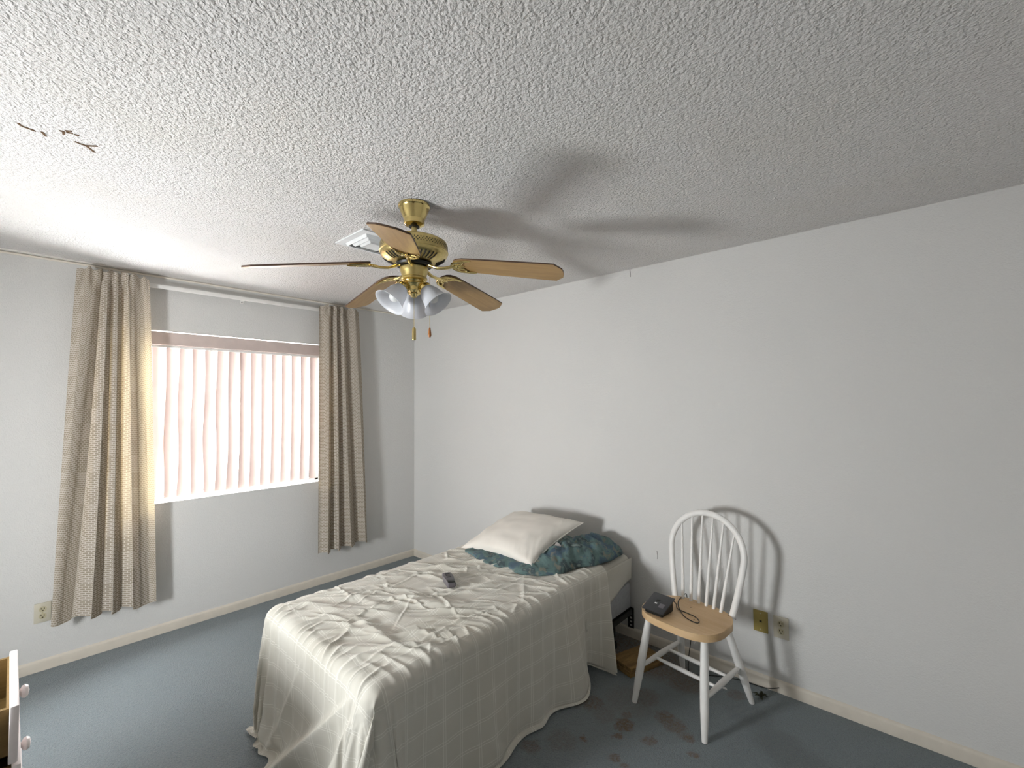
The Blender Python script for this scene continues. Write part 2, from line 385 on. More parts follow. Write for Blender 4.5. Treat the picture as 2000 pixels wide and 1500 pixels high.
for lo, hi in (((S0, WY0 - .12, T0), (S0 + .025, WY0 - .09, T1)), ((S1 - .025, WY0 - .12, T0), (S1, WY0 - .09, T1)), ((S0, WY0 - .12, T0), (S1, WY0 - .09, T0 + .025)), ((S0, WY0 - .12, T1 - .025), (S1, WY0 - .09, T1))): fr.box(lo, hi)
wpart(fr, 'window_frame', M_alum, win2)

blinds = tag(empty('vertical_blinds', (-0.045, (OY0 + OY1) / 2, OZ1 - 0.02)), 'pink vertical blinds with warped vanes hanging inside the bright window', 'blinds')
wpart(MB().box((-0.062, OY0 + .005, 1.962), (-0.010, OY1 - .005, 2.052), 0.004), 'valance', M_valance, blinds)
wpart(MB().box((-0.058, OY0 + .01, 1.945), (-0.022, OY1 - .01, 1.961)), 'headrail', M_white, blinds)
random.seed(4)
PITCH_V = 0.0772; VW = 0.091; y_first = -2.131 + 0.032
NVAN = 15
for i in range(NVAN):
    yc = y_first + (i - 0) * PITCH_V
    if yc > OY1 - 0.03: break
    nz_, nw = 30, 7; P = np.zeros((nz_, nw, 3))
    kink = 1.0 if i < 7 else 0.15; ph = random.uniform(0, 6.28); z0k = 1.35 + random.uniform(-.12, .25); amp = R(random.uniform(7, 12)) * kink
    lens = R(13) * (1 if i >= 6 else 0.35)
    for a in range(nz_):
        z = 0.903 + (1.952 - 0.903) * a / (nz_ - 1); tt = (z - 0.903) / 1.05
        phi = R(23) - amp * math.exp(-((z - z0k) / .13) ** 2) + amp * 0.5 * math.sin(tt * 7 + ph) * kink + lens * (math.sin(math.pi * min(1, max(0, tt * 1.0))) ** 0.8 - 0.55)
        dy = 0.003 * math.sin(tt * 9 + ph) * kink
        for b_ in range(nw):
            s = (b_ / (nw - 1) - 0.5) * VW; bow = 0.006 * (1 - (2 * s / VW) ** 2)
            # right end leans towards the glass
            P[a, b_] = (-0.045 - s * math.sin(phi) + bow * math.cos(phi), yc + dy + s * math.cos(phi) + bow * math.sin(phi), z)
    me = grid_mesh('vane', P); o = mesh_obj('vane', me, M_vane, None); o.parent = blinds; o.matrix_parent_inverse = Matrix.Translation(blinds.location).inverted()

# ------------------------------------------------------------------ curtain rod and curtains
rod = tag(empty('curtain_rod', (0.0, -1.6, 2.35)), 'white metal traverse curtain rod under the ceiling above the window', 'curtain rod')
rm = MB(); rm.box((0.050, -2.505, 2.336), (0.062, -0.705, 2.364), 0.004); wpart(rm, 'rail', M_white, rod, True)
rm = MB(); rm.box((0.046, -2.50, 2.345), (0.050, -0.71, 2.349)); wpart(rm, 'track_slot', M_dark, rod)
for y in (-2.49, -1.605, -0.72):
    b_ = MB(); b_.box((0.0, y - .006, 2.335), (0.052, y + .006, 2.36), 0.002); b_.box((0.0, y - .012, 2.322), (0.003, y + .012, 2.372), 0.001)
    wpart(b_, 'bracket', M_white, rod)
wpart(MB().sphere((0.004, -1.605, 2.330), 0.004, 10), 'screw', M_dark, rod, True)

def curtain(label, ytop, ybot, zbot, seed, folds, skew):
    rnd = random.Random(seed); nu, nv = 220, 70; P = np.zeros((nv, nu, 3)); UV = np.zeros((nv, nu, 2))
    flat_w = 0.95
    for j in range(nv):
        v = j / (nv - 1); vv = v ** 0.85
        ztop = 2.392
        for i in range(nu):
            s = i / (nu - 1)
            # fold phase: gathered in the middle near the top, spread lower down
            sm = 0.5 + 0.5 * math.tanh((s - 0.47) * (4.2 - 2.2 * vv)) / math.tanh(0.5 * (4.2 - 2.2 * vv))
            ph = 2 * math.pi * folds * sm + 0.8 * math.sin(2 * math.pi * s * 1.4 + seed) + skew * v
            edge = min(1, min(s, 1 - s) / 0.10)
            A = (0.023 + 0.013 * vv) * (0.35 + 0.65 * edge)
            hdr = math.exp(-((v - 0.022) / 0.020) ** 2)
            f = math.sin(ph); f = math.copysign(abs(f) ** 0.75, f)
            ripple = 0.004 * math.sin(ph * 2.3 + 5 * v) * (1 - vv)
            pin = 1 - 0.45 * math.exp(-((v - 0.030) / 0.014) ** 2)
            x = 0.110 + A * f * pin + ripple + 0.012 * hdr * math.sin(2 * math.pi * 6.5 * s + seed) * edge + 0.010 * vv
            y0 = ytop[0] + (ybot[0] - ytop[0]) * vv; y1 = ytop[1] + (ybot[1] - ytop[1]) * vv
            y = y0 + (y1 - y0) * s + 0.013 * math.sin(2 * ph) * edge * (0.5 + 0.5 * vv)
            zb = zbot[0] + (zbot[1] - zbot[0]) * s + 0.012 * math.cos(ph)
            zt = ztop - (0.012 * (1 - edge)) + 0.010 * math.sin(2 * math.pi * 6.5 * s + 1.3) * edge - 0.008 * abs(2 * s - 1)
            P[j, i] = (max(x, 0.066), y, zt + (zb - zt) * v); UV[j, i] = (s * flat_w, (1 - v) * 2.12)
    me = grid_mesh('curtain', P, UV); o = mesh_obj('curtain', me, M_curtain, None, True, 70)
    o['label'] = label; o['category'] = 'curtain'; o['group'] = 'window curtains'
    return o
curtain('wide taupe patterned curtain beside the wall outlet', (-2.535, -2.188), (-2.60, -2.112), (0.288, 0.262), 1.3, 3.6, 0.9)
curtain('narrow taupe patterned curtain beside the room corner', (-1.046, -0.69), (-1.04, -0.60), (0.29, 0.305), 4.1, 3.4, -0.5)

# ------------------------------------------------------------------ wall plates
def duplex(label, origin, rotz, loose=False):
    r = tag(empty('wall_outlet', origin, rotz), label, 'outlet', 'duplex wall outlets')
    MB().box((-.036, -.007, -.057), (.036, .0, .057), 0.003).build('cover_plate', M_plate, r)
    for dz in (-0.0195, 0.0195):
        f = MB(); f.lathe([(0.0, 0), (.0165, 0), (.0165, .002), (0.0, .002)], 24, Matrix.Translation((0, -.007, dz)) @ Matrix.Rotation(R(90), 4, 'X'))
        rc = f.build('receptacle', M_recept, r)
        s = MB(); s.box((-.008, -.0098, dz + .0005), (-.0048, -.0088, dz + .009)); s.box((.0048, -.0098, dz + .0005), (.008, -.0088, dz + .008)); s.box((-.0035, -.0098, dz - .0105), (.0035, -.0088, dz - .0045), 0.0004)
        s.build('slots', M_slot, rc, False)
    MB().sphere((0, -.007, 0), .003, 10, (1, .5, 1)).build('screw', M_recept, r)
    return r
duplex('cream duplex outlet on the window wall beside the curtain hem', (0.0, -2.629, 0.335), R(90))
duplex('cream duplex outlet on the wall beside the olive phone plate', (3.279, 0.0, 0.343), 0)
r = tag(empty('phone_jack_plate', (3.181, 0.0, 0.346)), 'olive brown phone jack plate on the wall behind the chair', 'wall plate')
MB().box((-.036, -.006, -.057), (.036, 0, .057), 0.002).build('cover_plate', M_plate2, r)
MB().box((-.006, -.0072, -.005), (.006, -.0055, .006), 0.0008).build('jack_socket', M_slot, r)
for dz in (-.042, .042): MB().sphere((0, -.006, dz), .0032, 10, (1, .5, 1)).build('screw', M_recept, r)

# ------------------------------------------------------------------ ceiling vent
vent = tag(empty('ceiling_vent', (1.645, -1.455, H)), 'white square ceiling air vent with nested louvres behind the fan', 'vent')
def ring(mb, o0, o1, i0, i1, z0, z1):
    """square sloped ring: outer half-size o0 at z0, inner half-size i0 at z1 with a little thickness"""
    b = bmesh.new(); th = 0.002
    def sq(h, z): return [b.verts.new((sx * h, sy * h, z)) for sx, sy in ((-1, -1), (1, -1), (1, 1), (-1, 1))]
    A, B = sq(o0, z0), sq(i0, z1); C, D = sq(o0 - th, z0 + 0.0), sq(i0 - th, z1)
    for p, q_ in ((A, B), (B, D), (D, C), (C, A)):
        for k in range(4): b.faces.new((p[k], p[(k + 1) % 4], q_[(k + 1) % 4], q_[k]))
    bmesh.ops.recalc_face_normals(b, faces=b.faces[:]); mb._add(b)
m = MB()
for lo, hi in (((-.148, -.148, -.007), (-.112, .148, 0)), ((.112, -.148, -.007), (.148, .148, 0)), ((-.112, -.148, -.007), (.112, -.112, 0)), ((-.112, .112, -.007), (.112, .148, 0))): m.box(lo, hi)
m.build('vent_frame', M_ventw, vent, False)
MB().box((-.113, -.113, -.0015), (.113, .113, 0.0)).build('duct_plate', M_duct, vent, False)
for h0, h1, z0, z1, mt in ((.100, .112, -.020, -.002, M_ventw), (.072, .088, -.024, -.004, M_ventw), (.048, .062, -.027, -.006, M_ventw)):
    m = MB(); ring(m, h0, 0, h1, 0, z0, z1); m.build('louvre', mt, vent, False)
MB().box((-.036, -.036, -.026), (.036, .036, -.020), 0.001).build('centre_panel', M_ventw, vent, False)
m = MB(); ring(m, .048, 0, .036, 0, -.027, -.026); m.build('louvre_rim', M_ventw, vent, False)
for sx, sy in ((-1, 0), (1, 0)): MB().sphere((sx * .130, sy, -.007), .004, 8, (1, 1, .4)).build('screw', M_dark, vent)

# ------------------------------------------------------------------ ceiling fan
FC = Vector((2.210, -1.591, H))
fan = tag(empty('ceiling_fan', FC), 'brass five-blade ceiling fan with oak blades and frosted light shades', 'ceiling fan')
def Zr(z): return z - H
MB().lathe([(0, 0), (.066, 0), (.070, -.004), (.070, -.014), (.066, -.018), (.064, -.026), (.055, -.048), (.047, -.066), (.045, -.074), (.047, -.080), (.045, -.090), (.032, -.098), (.018, -.100), (0, -.100)], 48).build('canopy', M_brass, fan)
MB().lathe([(0.0, -.0985), (.024, -.0985), (.024, -.1025), (0, -.1025)], 24).build('canopy_opening', M_black, fan)
MB().tube([(0, 0, -.095), (0, 0, -.165)], 0.0125, 16).build('downrod', M_brass2, fan)
MB().lathe([(0, -.122), (.012, -.122), (.021, -.128), (.023, -.150), (.023, -.160), (0, -.160)], 24).build('coupling', M_black, fan)
zt = Zr(2.281)
SZ = 0.82
MB().lathe([(r_, zt - d_ * SZ) for r_, d_ in ((0, 0), (.05, 0), (.095, .004), (.130, .010), (.144, .020), (.148, .032), (.148, .066), (.151, .069), (.151, .074), (.147, .077), (.146, .088), (.138, .100), (.118, .116), (.090, .126), (.075, .130), (.06, .134), (0, .134))], 64).build('motor_housing', M_brass2, fan)
pf = MB()
for row in range(3):
    for k in range(72):
        a = 2 * math.pi * (k + 0.5 * (row % 2)) / 72; rr = 0.1482; z = zt - (.040 + row * .0085) * SZ
        mt = Matrix.Translation((rr * math.cos(a), rr * math.sin(a), z)) @ Matrix.Rotation(a, 4, 'Z') @ Matrix.Rotation(R(90), 4, 'Y')
        pf.lathe([(.0026, .0006), (.0022, 0.0009), (0, .0009)], 6, mt)
o = pf.build('perforations', M_dark, fan); o['kind'] = 'stuff'
# vent slots in the lower bowl, one grille between each pair of blade arms
TH0 = -42.77
vs = MB()
for k in range(-2, 3):
    a = R(k * 8.0)
    pts = []
    for rr, z in ((.137, zt - .1005 * SZ), (.118, zt - .1158 * SZ), (.096, zt - .1238 * SZ)):
        pts.append((rr * math.cos(a) * 1.003, rr * math.sin(a) * 1.003, z - 0.0012))
    vs.tube(pts, [.0035, .0034, .0026], 6, True, 0.5)
g0 = vs.build('vent_grille', M_dark, fan); g0.rotation_euler = (0, 0, R(TH0 + 36))
for k in range(1, 5): g = lnk(g0, fan); g.rotation_euler = (0, 0, R(TH0 + 36 + 72 * k))
# arms and blades
def bl_frame(k):
    return Matrix.Rotation(R(TH0 + 72 * k), 4, 'Z') @ Matrix.Translation((0, 0, Zr(2.177))) @ Matrix.Rotation(R(8.5), 4, 'Y') @ Matrix.Rotation(R(-12.5), 4, 'X')
out = []
L0, L1 = 0.188, 0.672
side = [(L0 + .004, .030), (L0 + .018, .045), (L0 + .05, .056), (L0 + .20, .062), (L0 + .38, .067), (L1 - .035, .068), (L1 - .004, .034)]
out = [(L0, .012)] + side + [(L1, .015), (L1, -.015)] + [(x, -y) for x, y in reversed(side)] + [(L0, -.012)]
b_ = MB(); b_.prism(list(reversed(out)), 0.004, 0.011, 0.0008, None, 1)
bl = b_.build('blade', [M_oak, M_walnut], fan, False)
for p in bl.data.polygons:
    p.material_index = 0 if p.normal.z < -0.7 else 1
ar = MB()
ar.tube([(.060, 0, 0.000), (.085, 0, -.010), (.115, 0, -.017), (.150, 0, -.014), (.178, 0, -.006), (.196, 0, -.002)], [.013, .010, .0085, .0085, .010, .009], 10, True, 0.7)
for sg in (-1, 1):
    ar.tube([(.180, sg * .004, -.004), (.190, sg * .024, -.004), (.212, sg * .041, -.003), (.240, sg * .046, -.001), (.268, sg * .050, .0005), (.280, sg * .052, .002)], [.006, .007, .0065, .006, .0055, .003], 8, True, 0.8)
    ar.tube([(.196, sg * .006, -.003), (.214, sg * .018, -.003), (.228, sg * .020, -.001), (.238, sg * .036, -.001)], [.006, .0055, .005, .004], 8, True, 0.8)
    ar.tube([(.198, sg * .030, -.003), (.208, sg * .018, -.003), (.222, sg * .006, -.002)], [.0035, .004, .003], 8)
    ar.sphere((.238, sg * .040, -.003), .007, 10, (1, 1, .6))
ar.tube([(.190, 0, -.003), (.215, 0, -.002), (.236, 0, .001)], [.008, .006, .003], 8, True, 0.8)
ar.sphere((.205, 0, -.005), .008, 10, (1, 1, .6))
arm = ar.build('blade_arm', M_brass, fan)
for k in range(5):
    for src in (bl, arm):
        o = src if k == 0 else lnk(src, fan)
        o.matrix_local = bl_frame(k)
# flange, switch housing, light fitter
def zz(*pr): return [(r_, Zr(z)) for r_, z in pr]
MB().lathe(zz((0, 2.172), (.078, 2.172), (.082, 2.168), (.078, 2.160), (.05, 2.158), (0, 2.158)), 48).build('flywheel', M_black, fan)
MB().lathe(zz((0, 2.160), (.050, 2.160), (.060, 2.156), (.063, 2.150), (.060, 2.136), (.055, 2.120), (.054, 2.110), (.058, 2.106), (.058, 2.100), (.052, 2.096), (0, 2.096)), 48).build('switch_housing', M_brass2, fan)
MB().lathe(zz((0, 2.097), (.050, 2.097), (.054, 2.092), (.050, 2.084), (.056, 2.078), (.050, 2.066), (.032, 2.058), (.022, 2.050), (.017, 2.042), (.020, 2.036), (.016, 2.030), (.012, 2.022), (0, 2.020)), 40).build('light_fitter', M_brass, fan)
prof_o = [(.021, 0), (.026, -.004), (.027, -.014), (.035, -.026), (.043, -.044), (.047, -.064), (.051, -.082), (.060, -.098), (.070, -.108)]
prof = prof_o + [(r_ - .0025, z + .0004) for r_, z in reversed(prof_o)]
sh = MB(); sh.lathe(prof, 40, None, True); shade0 = sh.build('light_shade', M_frost, fan, True, 60)
bu = MB(); bu.lathe([(0, -.010), (.012, -.012), (.013, -.030), (.020, -.050), (.024, -.066), (.020, -.082), (.010, -.090), (0, -.091)], 20); bulb0 = bu.build('bulb', M_bulb, shade0)
so = MB(); so.lathe([(0, .030), (.012, .028), (.016, .012), (.024, .006), (.029, .0), (.029, -.012), (.0265, -.014)], 28); sock0 = so.build('socket_cup', M_brass, shade0)
for k, ang in enumerate((-96, 24, 144)):
    if k == 0: o = shade0
    else:
        o = lnk(shade0, fan)
        for c in (bulb0, sock0): lnk(c, o)
    o.matrix_local = Matrix.Rotation(R(ang), 4, 'Z') @ Matrix.Translation((.050, 0, Zr(2.064))) @ Matrix.Rotation(R(-40), 4, 'Y')
def chain(name, x, y, z0, z1, fob, fmat, fprof):
    m = MB(); n = int((z0 - z1) / 0.0045)
    m.tube([(x, y, Zr(z0)), (x, y, Zr(z1))], 0.0009, 6)
    for k in range(n): m.sphere((x, y, Zr(z0) - 0.0045 * k), 0.0014, 6)
    c = m.build(name, M_brass2, fan)
    f = MB(); f.lathe([(r_, Zr(z1) + dz) for r_, dz in fprof], 20, Matrix.Translation((x, y, 0))); f.build(fob, fmat, c)
chain('pull_chain', 0.004, -0.003, 2.024, 1.885, 'brass_fob', M_brass2, [(0, .004), (.004, .002), (.0085, -.006), (.0088, -.050), (.0088, -.052), (.007, -.055), (0, -.055)])
chain('pull_chain', 0.052, 0.046, 2.125, 1.885, 'wooden_fob', M_fob, [(0, .002), (.003, .001), (.0045, -.006), (.0075, -.026), (.0078, -.034), (.004, -.042), (0, -.043)])

# ------------------------------------------------------------------ bed
BX0, BX1, BY0, BY1 = 1.470, 2.430, -1.930, -0.035
fr = tag(empty('metal_bedstead', ((BX0 + BX1) / 2, (BY0 + BY1) / 2, 0)), 'black metal bedstead under the grey box spring', 'bedstead')
def fpart(mb, name, smooth=False):
    return wpart(mb, name, M_black, fr, smooth)
for x in (BX0 + .008, BX1 - .038):
    m = MB(); xs = BX1 if x > 2 else BX0
    m.box((xs - .004 if x > 2 else xs, BY0 + .06, .166), (xs if x > 2 else xs + .004, BY1, .206)); m.box((xs - .035 if x > 2 else xs, BY0 + .06, .202), (xs if x > 2 else xs + .035, BY1, .206)); fpart(m, 'side_rail')
for y in (BY0 + .35, -0.20):
    m = MB(); m.box((BX0 + .004, y - .016, .170), (BX1 - .004, y + .016, .200)); fpart(m, 'cross_rail')
    for x in (BX0 + .05, BX1 - .05):
        g = MB(); g.tube([(x, y, .175), (x, y, .07)], .016, 10); g.lathe([(0, .07), (.014, .07), (.014, .035), (0, .035)], 12, Matrix.Translation((x, y, 0))); lg = fpart(g, 'leg', True)
        c = MB(); c.lathe([(0, 0), (.022, 0), (.026, .006), (.026, .03), (.02, .038), (0, .038)], 16, Matrix.Translation((x, y, 0))); o = wpart(c, 'foot_glide', M_plastic_d, fr, True)
for x in (BX0 + .012, BX1 - .012):
    m = MB()
    m.box((x - .020, -.034, .075), (x - .009, -.029, .205)); m.box((x + .009, -.034, .075), (x + .020, -.029, .205))
    for z in (.075, .098, .121, .146, .172, .198): m.box((x - .009, -.034, z), (x + .009, -.029, z + .010))
    fpart(m, 'headboard_bracket')
bs = MB().box((BX0 + .004, BY0 + .006, .206), (BX1 - .004, BY1 - .002, .371), 0.018, 3).build('box_spring', M_boxspring, None)
tag(bs, 'grey fabric box spring between mattress and metal frame', 'box spring')
# mattress in its fitted sheet, bottom corner hem pulled up at the head
mb = MB(); mb.box((BX0, BY0, .372), (BX1, BY1, .552), 0.045, 5)
mat_o = mb.build('mattress', M_fitted, None, True, 60); tag(mat_o, 'single mattress under a plain cream fitted sheet', 'mattress')
# hanging corner flap of the fitted sheet at the head end
P = np.zeros((14, 24, 3))
for j in range(14):
    for i in range(24):
        v = j / 13; s = i / 23
        low = 0.40 - 0.135 * (1 - s) ** 1.3
        y = -0.62 + 0.575 * s; z = 0.535 + (low - 0.535) * v
        P[j, i] = (BX1 + 0.006 + 0.012 * v * (1 - s) + 0.006 * math.sin(9 * s + 3 * v) * v, y, z)
fl = mesh_obj('corner_flap', grid_mesh('corner_flap', P), M_fitted, mat_o, True, 80)
sol = fl.modifiers.new('t', 'SOLIDIFY'); sol.thickness = 0.002

# sheet: draped by a short cloth simulation over a stand-in of the bed, then frozen
def drape_sheet():
    tmp = []
    def collider(lo, hi, bev, name):
        o = MB().box(lo, hi, bev, 4).build(name, M_fitted, None); tmp.append(o)
        o.modifiers.new('c', 'COLLISION'); o.collision.thickness_outer = 0.006; o.collision.cloth_friction = 60; o.collision.damping = 0.6; return o
    collider((BX0 - .002, BY0 - .002, .02), (BX1 + .010, BY1, .556), 0.045, 'tmp_bed')
    collider((0, -3.6, -0.2), (4.5, 0, 0.001), 0, 'tmp_floor')
    x0, x1, y0, y1 = BX0 - .37, BX1 + .522, -0.375, BY0 - .55
    nu, nv = 134, 138
    P = np.zeros((nv, nu, 3)); UV = np.zeros((nv, nu, 2))
    for j in range(nv):
        for i in range(nu):
            s, v = i / (nu - 1), j / (nv - 1)
            y = y0 + (y1 - y0) * v
            P[j, i] = (x0 + (x1 - x0) * s, y, 0.575 + 0.006 * mnoise.noise((s * 9, v * 9, 1.7)) + 0.004 * mnoise.noise((s * 25, v * 25, 3.1)))
            UV[j, i] = (x1 * 0 + (x1 - x0) * s, (y0 - y1) * v)
    a = R(-2.0); c = P.reshape(-1, 3).mean(0)
    Q = P - c; P[..., 0] = c[0] + Q[..., 0] * math.cos(a) - Q[..., 1] * math.sin(a); P[..., 1] = c[1] + Q[..., 0] * math.sin(a) + Q[..., 1] * math.cos(a)
    so_ = mesh_obj('tmp_sheet', grid_mesh('tmp_sheet', P, UV), M_sheet)
    cl = so_.modifiers.new('cloth', 'CLOTH'); st_ = cl.settings
    st_.quality = 6; st_.mass = 0.22; st_.tension_stiffness = 22; st_.compression_stiffness = 22; st_.shear_stiffness = 5; st_.bending_stiffness = 0.12
    st_.air_damping = 1.5; st_.tension_damping = 6; st_.compression_damping = 6; st_.bending_damping = 0.6
    st_.shrink_min = -0.030
    cl.collision_settings.distance_min = 0.005; cl.collision_settings.collision_quality = 3; cl.collision_settings.friction = 20
    scene.frame_start = 1; scene.frame_end = 90; cl.point_cache.frame_start = 1; cl.point_cache.frame_end = 90
    for f in range(1, 71):
        scene.frame_set(f)
    dg = bpy.context.evaluated_depsgraph_get()
    me = bpy.data.meshes.new_from_object(so_.evaluated_get(dg), depsgraph=dg)
    for o in tmp + [so_]: bpy.data.objects.remove(o, do_unlink=True)
    scene.frame_set(1)
    me.materials.clear()
    return me
me = drape_sheet()
tmp_o = mesh_obj('tmp_sub', me, M_sheet, None, True, 180); sb = tmp_o.modifiers.new('s', 'SUBSURF'); sb.levels = 2; sb.render_levels = 2
dg = bpy.context.evaluated_depsgraph_get(); me2 = bpy.data.meshes.new_from_object(tmp_o.evaluated_get(dg), depsgraph=dg); bpy.data.objects.remove(tmp_o, do_unlink=True); me = me2; me.materials.clear()
nvx = len(me.vertices); co = np.empty(nvx * 3, dtype=np.float32); me.vertices.foreach_get('co', co); co = co.reshape(-1, 3)
nor = np.empty(nvx * 3, dtype=np.float32); me.vertices.foreach_get('normal', nor); nor = nor.reshape(-1, 3)
if nor[:, 2].mean() < 0: nor = -nor
ontop = np.clip((nor[:, 2] - 0.35) / 0.4, 0, 1) * (co[:, 2] > 0.4)
disp = np.zeros(nvx, dtype=np.float32); rw = random.Random(11)
def crease(x, y, ang, L, w, h, bend, mask):
    """one soft ridge: a curved line with a tapered, slightly one-sided profile"""
    ca, sa = math.cos(ang), math.sin(ang)
    u = (co[:, 0] - x) * ca + (co[:, 1] - y) * sa; d = -(co[:, 0] - x) * sa + (co[:, 1] - y) * ca - bend * (u / L) ** 2 * L
    sel = (np.abs(u) < L) & (np.abs(d) < 4 * w) & (mask > 0.01)
    uu, dd = u[sel], d[sel]; tap = (1 - (uu / L) ** 2) ** 1.2
    ww = w * (0.6 + 0.6 * (uu / L + 1) / 2)
    disp[sel] += (h * tap * (np.exp(-(np.abs(dd) / ww) ** 1.5) - 0.35 * np.exp(-((dd - 2.2 * ww) / (1.6 * ww)) ** 2)) * mask[sel])
for k in range(190):      # flowing creases across the bed, mostly running head-right to foot-left
    ang = R(42) + rw.gauss(0, R(20)) if k % 5 else rw.uniform(0, math.pi)
    crease(rw.uniform(BX0 + .04, BX1 - .05), rw.uniform(BY0 + .06, -.62), ang, rw.uniform(.05, .26), rw.uniform(.006, .014), rw.uniform(.003, .010), rw.gauss(0, .07), ontop)
for k in range(26):      # broader rumples
    crease(rw.uniform(BX0 + .1, BX1 - .1), rw.uniform(BY0 + .1, -.7), R(40) + rw.gauss(0, R(24)), rw.uniform(.15, .35), rw.uniform(.022, .04), rw.uniform(.006, .013), rw.gauss(0, .08), ontop)
for k in range(16):      # gathers running over the foot edge
    crease(BX0 + .06 + .86 * (k + rw.random()) / 16, BY0 + .03, R(90) + rw.gauss(0, R(16)), rw.uniform(.06, .15), rw.uniform(.007, .012), rw.uniform(.005, .010), rw.gauss(0, .1), np.clip(ontop + .6 * (co[:, 2] > .42), 0, 1))
for k in range(22):      # gathers running over the chair-side edge
    crease(BX1 - .03, BY0 + .15 + 1.3 * (k + rw.random()) / 22, rw.gauss(R(-8), R(18)), rw.uniform(.05, .15), rw.uniform(.007, .012), rw.uniform(.004, .009), rw.gauss(0, .1), np.clip(ontop + .6 * (co[:, 2] > .42), 0, 1))
co += nor * disp[:, None]
pud = (co[:, 0] < BX0 - 0.03) & (co[:, 2] < 0.14)
co[pud, 0] = BX0 - 0.03 - np.minimum(0.02, (BX0 - 0.03 - co[pud, 0]) * 0.3)
# the chair-side drop swings out in a few deep folds towards the head end
drop = np.clip((0.53 - co[:, 2]) / 0.52, 0, 1) * (co[:, 0] > BX1 - 0.02) * (co[:, 1] > BY0 + 0.12)
yy = co[:, 1]
fold = 0.135 * np.exp(-((yy + .36) / .095) ** 2) - 0.012 * np.exp(-((yy + .60) / .05) ** 2) + 0.085 * np.exp(-((yy + .78) / .10) ** 2) + 0.03 * np.exp(-((yy + 1.05) / .07) ** 2) + 0.05 * np.exp(-((yy + 1.38) / .13) ** 2) + 0.02 * np.exp(-((yy + 1.62) / .06) ** 2)
co[:, 0] += drop ** 1.25 * fold
co[:, 1] -= drop ** 1.5 * 0.10 * np.exp(-((yy + .36) / .09) ** 2) - drop ** 1.5 * 0.05 * np.exp(-((yy + .72) / .10) ** 2)
co[:, 2] += drop ** 2 * 0.07 * np.exp(-((yy + .60) / .09) ** 2)
# foot drop: cone folds fanning out of the chair-side corner
fd = np.clip((0.53 - co[:, 2]) / 0.52, 0, 1) * (co[:, 1] < BY0 + 0.005); xx = co[:, 0].copy()
def cone(xt, xb, amp, w, sharp):
    dx = xx - (xt + (xb - xt) * fd); ww = w * (0.25 + 0.75 * fd)
    return amp * fd ** 1.1 * np.where(dx < 0, np.exp(-(np.abs(dx) / (ww * sharp)) ** 1.6), np.exp(-(np.abs(dx) / ww) ** 1.6))
co[:, 1] -= cone(2.36, 1.80, .115, .13, .35) + cone(2.40, 2.16, .10, .10, .5) + cone(2.42, 2.46, .05, .08, 1) + cone(1.62, 1.60, .04, .05, .8) + cone(1.95, 1.66, .03, .05, .7)
co[:, 2] = np.maximum(co[:, 2], 0.004)
me.vertices.foreach_set('co', co.ravel()); me.update()
bm = bmesh.new(); bm.from_mesh(me)      # trim the far-side hem clear of the floor
bmesh.ops.delete(bm, geom=[f for f in bm.faces if all(v.co.x < BX0 - 0.012 and v.co.z < 0.07 for v in f.verts)], context='FACES'); bm.to_mesh(me); bm.free()
sheet = mesh_obj('bed_sheet', me, M_sheet, None, True, 180)
tag(sheet, 'rumpled cream checked bed sheet draped over the bed to the floor', 'bed sheet')

# ------------------------------------------------------------------ camouflage blanket, pillow, handset on the bed
outline = [(1.62, -.77), (1.80, -.80), (1.92, -.825), (2.05, -.80), (2.18, -.80), (2.28, -.74), (2.315, -.62), (2.33, -.52), (2.385, -.40), (2.42, -.30), (2.415, -.15), (2.35, -.07), (2.2, -.05), (2.0, -.06), (1.8, -.07), (1.65, -.12), (1.58, -.35), (1.57, -.60)]
cx, cy = 2.06, -.43
pol = sorted([(math.atan2(y - cy, x - cx), math.hypot(x - cx, y - cy)) for x, y in outline])
angs = np.array([p[0] for p in pol]); rads = np.array([p[1] for p in pol])
nr, na = 46, 180; verts = []; faces = []
for j in range(nr):
    rr = (j / (nr - 1))
    for i in range(na):
        a = -math.pi + 2 * math.pi * i / na
        rad = float(np.interp(a, np.concatenate([angs - 2 * math.pi, angs, angs + 2 * math.pi]), np.concatenate([rads] * 3)))
        rad *= 1 + 0.022 * math.sin(a * 9 + 1.1) + 0.014 * math.sin(a * 17 + 1)
        x = cx + rad * rr * math.cos(a); y = cy + rad * rr * math.sin(a)
        p = Vector(((x * 0.8 - y * 0.6) * 6.0, (x * 0.6 + y * 0.8) * 9.5, 2.2)); w = mnoise.noise_vector(p * 0.8) * 0.6
        ridge = 1 - abs(mnoise.noise(p + w)) * 2.2; ridge2 = 1 - abs(mnoise.noise(p * 2.3 + w * 2 + Vector((4, 1, 0)))) * 2
        rim = (1 - rr ** 5)
        right = min(1, max(0, (x - 2.07) / 0.15))
        front = max(0, min(1, (y + 0.83) / 0.30))
        z = 0.572 + rim ** 0.6 * (0.016 + right * front * 0.060) + rim * (0.35 + 0.65 * right) * (0.034 * ridge + 0.020 * ridge2) * min(1, rr * 3)
        z += rim * 0.004 * mnoise.noise(p * 4)
        verts.append((x, y, max(0.570, z)))
for j in range(nr - 1):
    for i in range(na):
        faces.append((j * na + i, j * na + (i + 1) % na, (j + 1) * na + (i + 1) % na, (j + 1) * na + i))
me = bpy.data.meshes.new('blanket'); me.from_pydata(verts, [], faces)
bm = bmesh.new(); bm.from_mesh(me); bmesh.ops.remove_doubles(bm, verts=bm.verts, dist=1e-5); bmesh.ops.recalc_face_normals(bm, faces=bm.faces[:])
if sum(f.normal.z for f in bm.faces) < 0: bmesh.ops.reverse_faces(bm, faces=bm.faces[:])
bm.to_mesh(me); bm.free()
bl_o = mesh_obj('blanket', me, M_camo, None, True, 180)
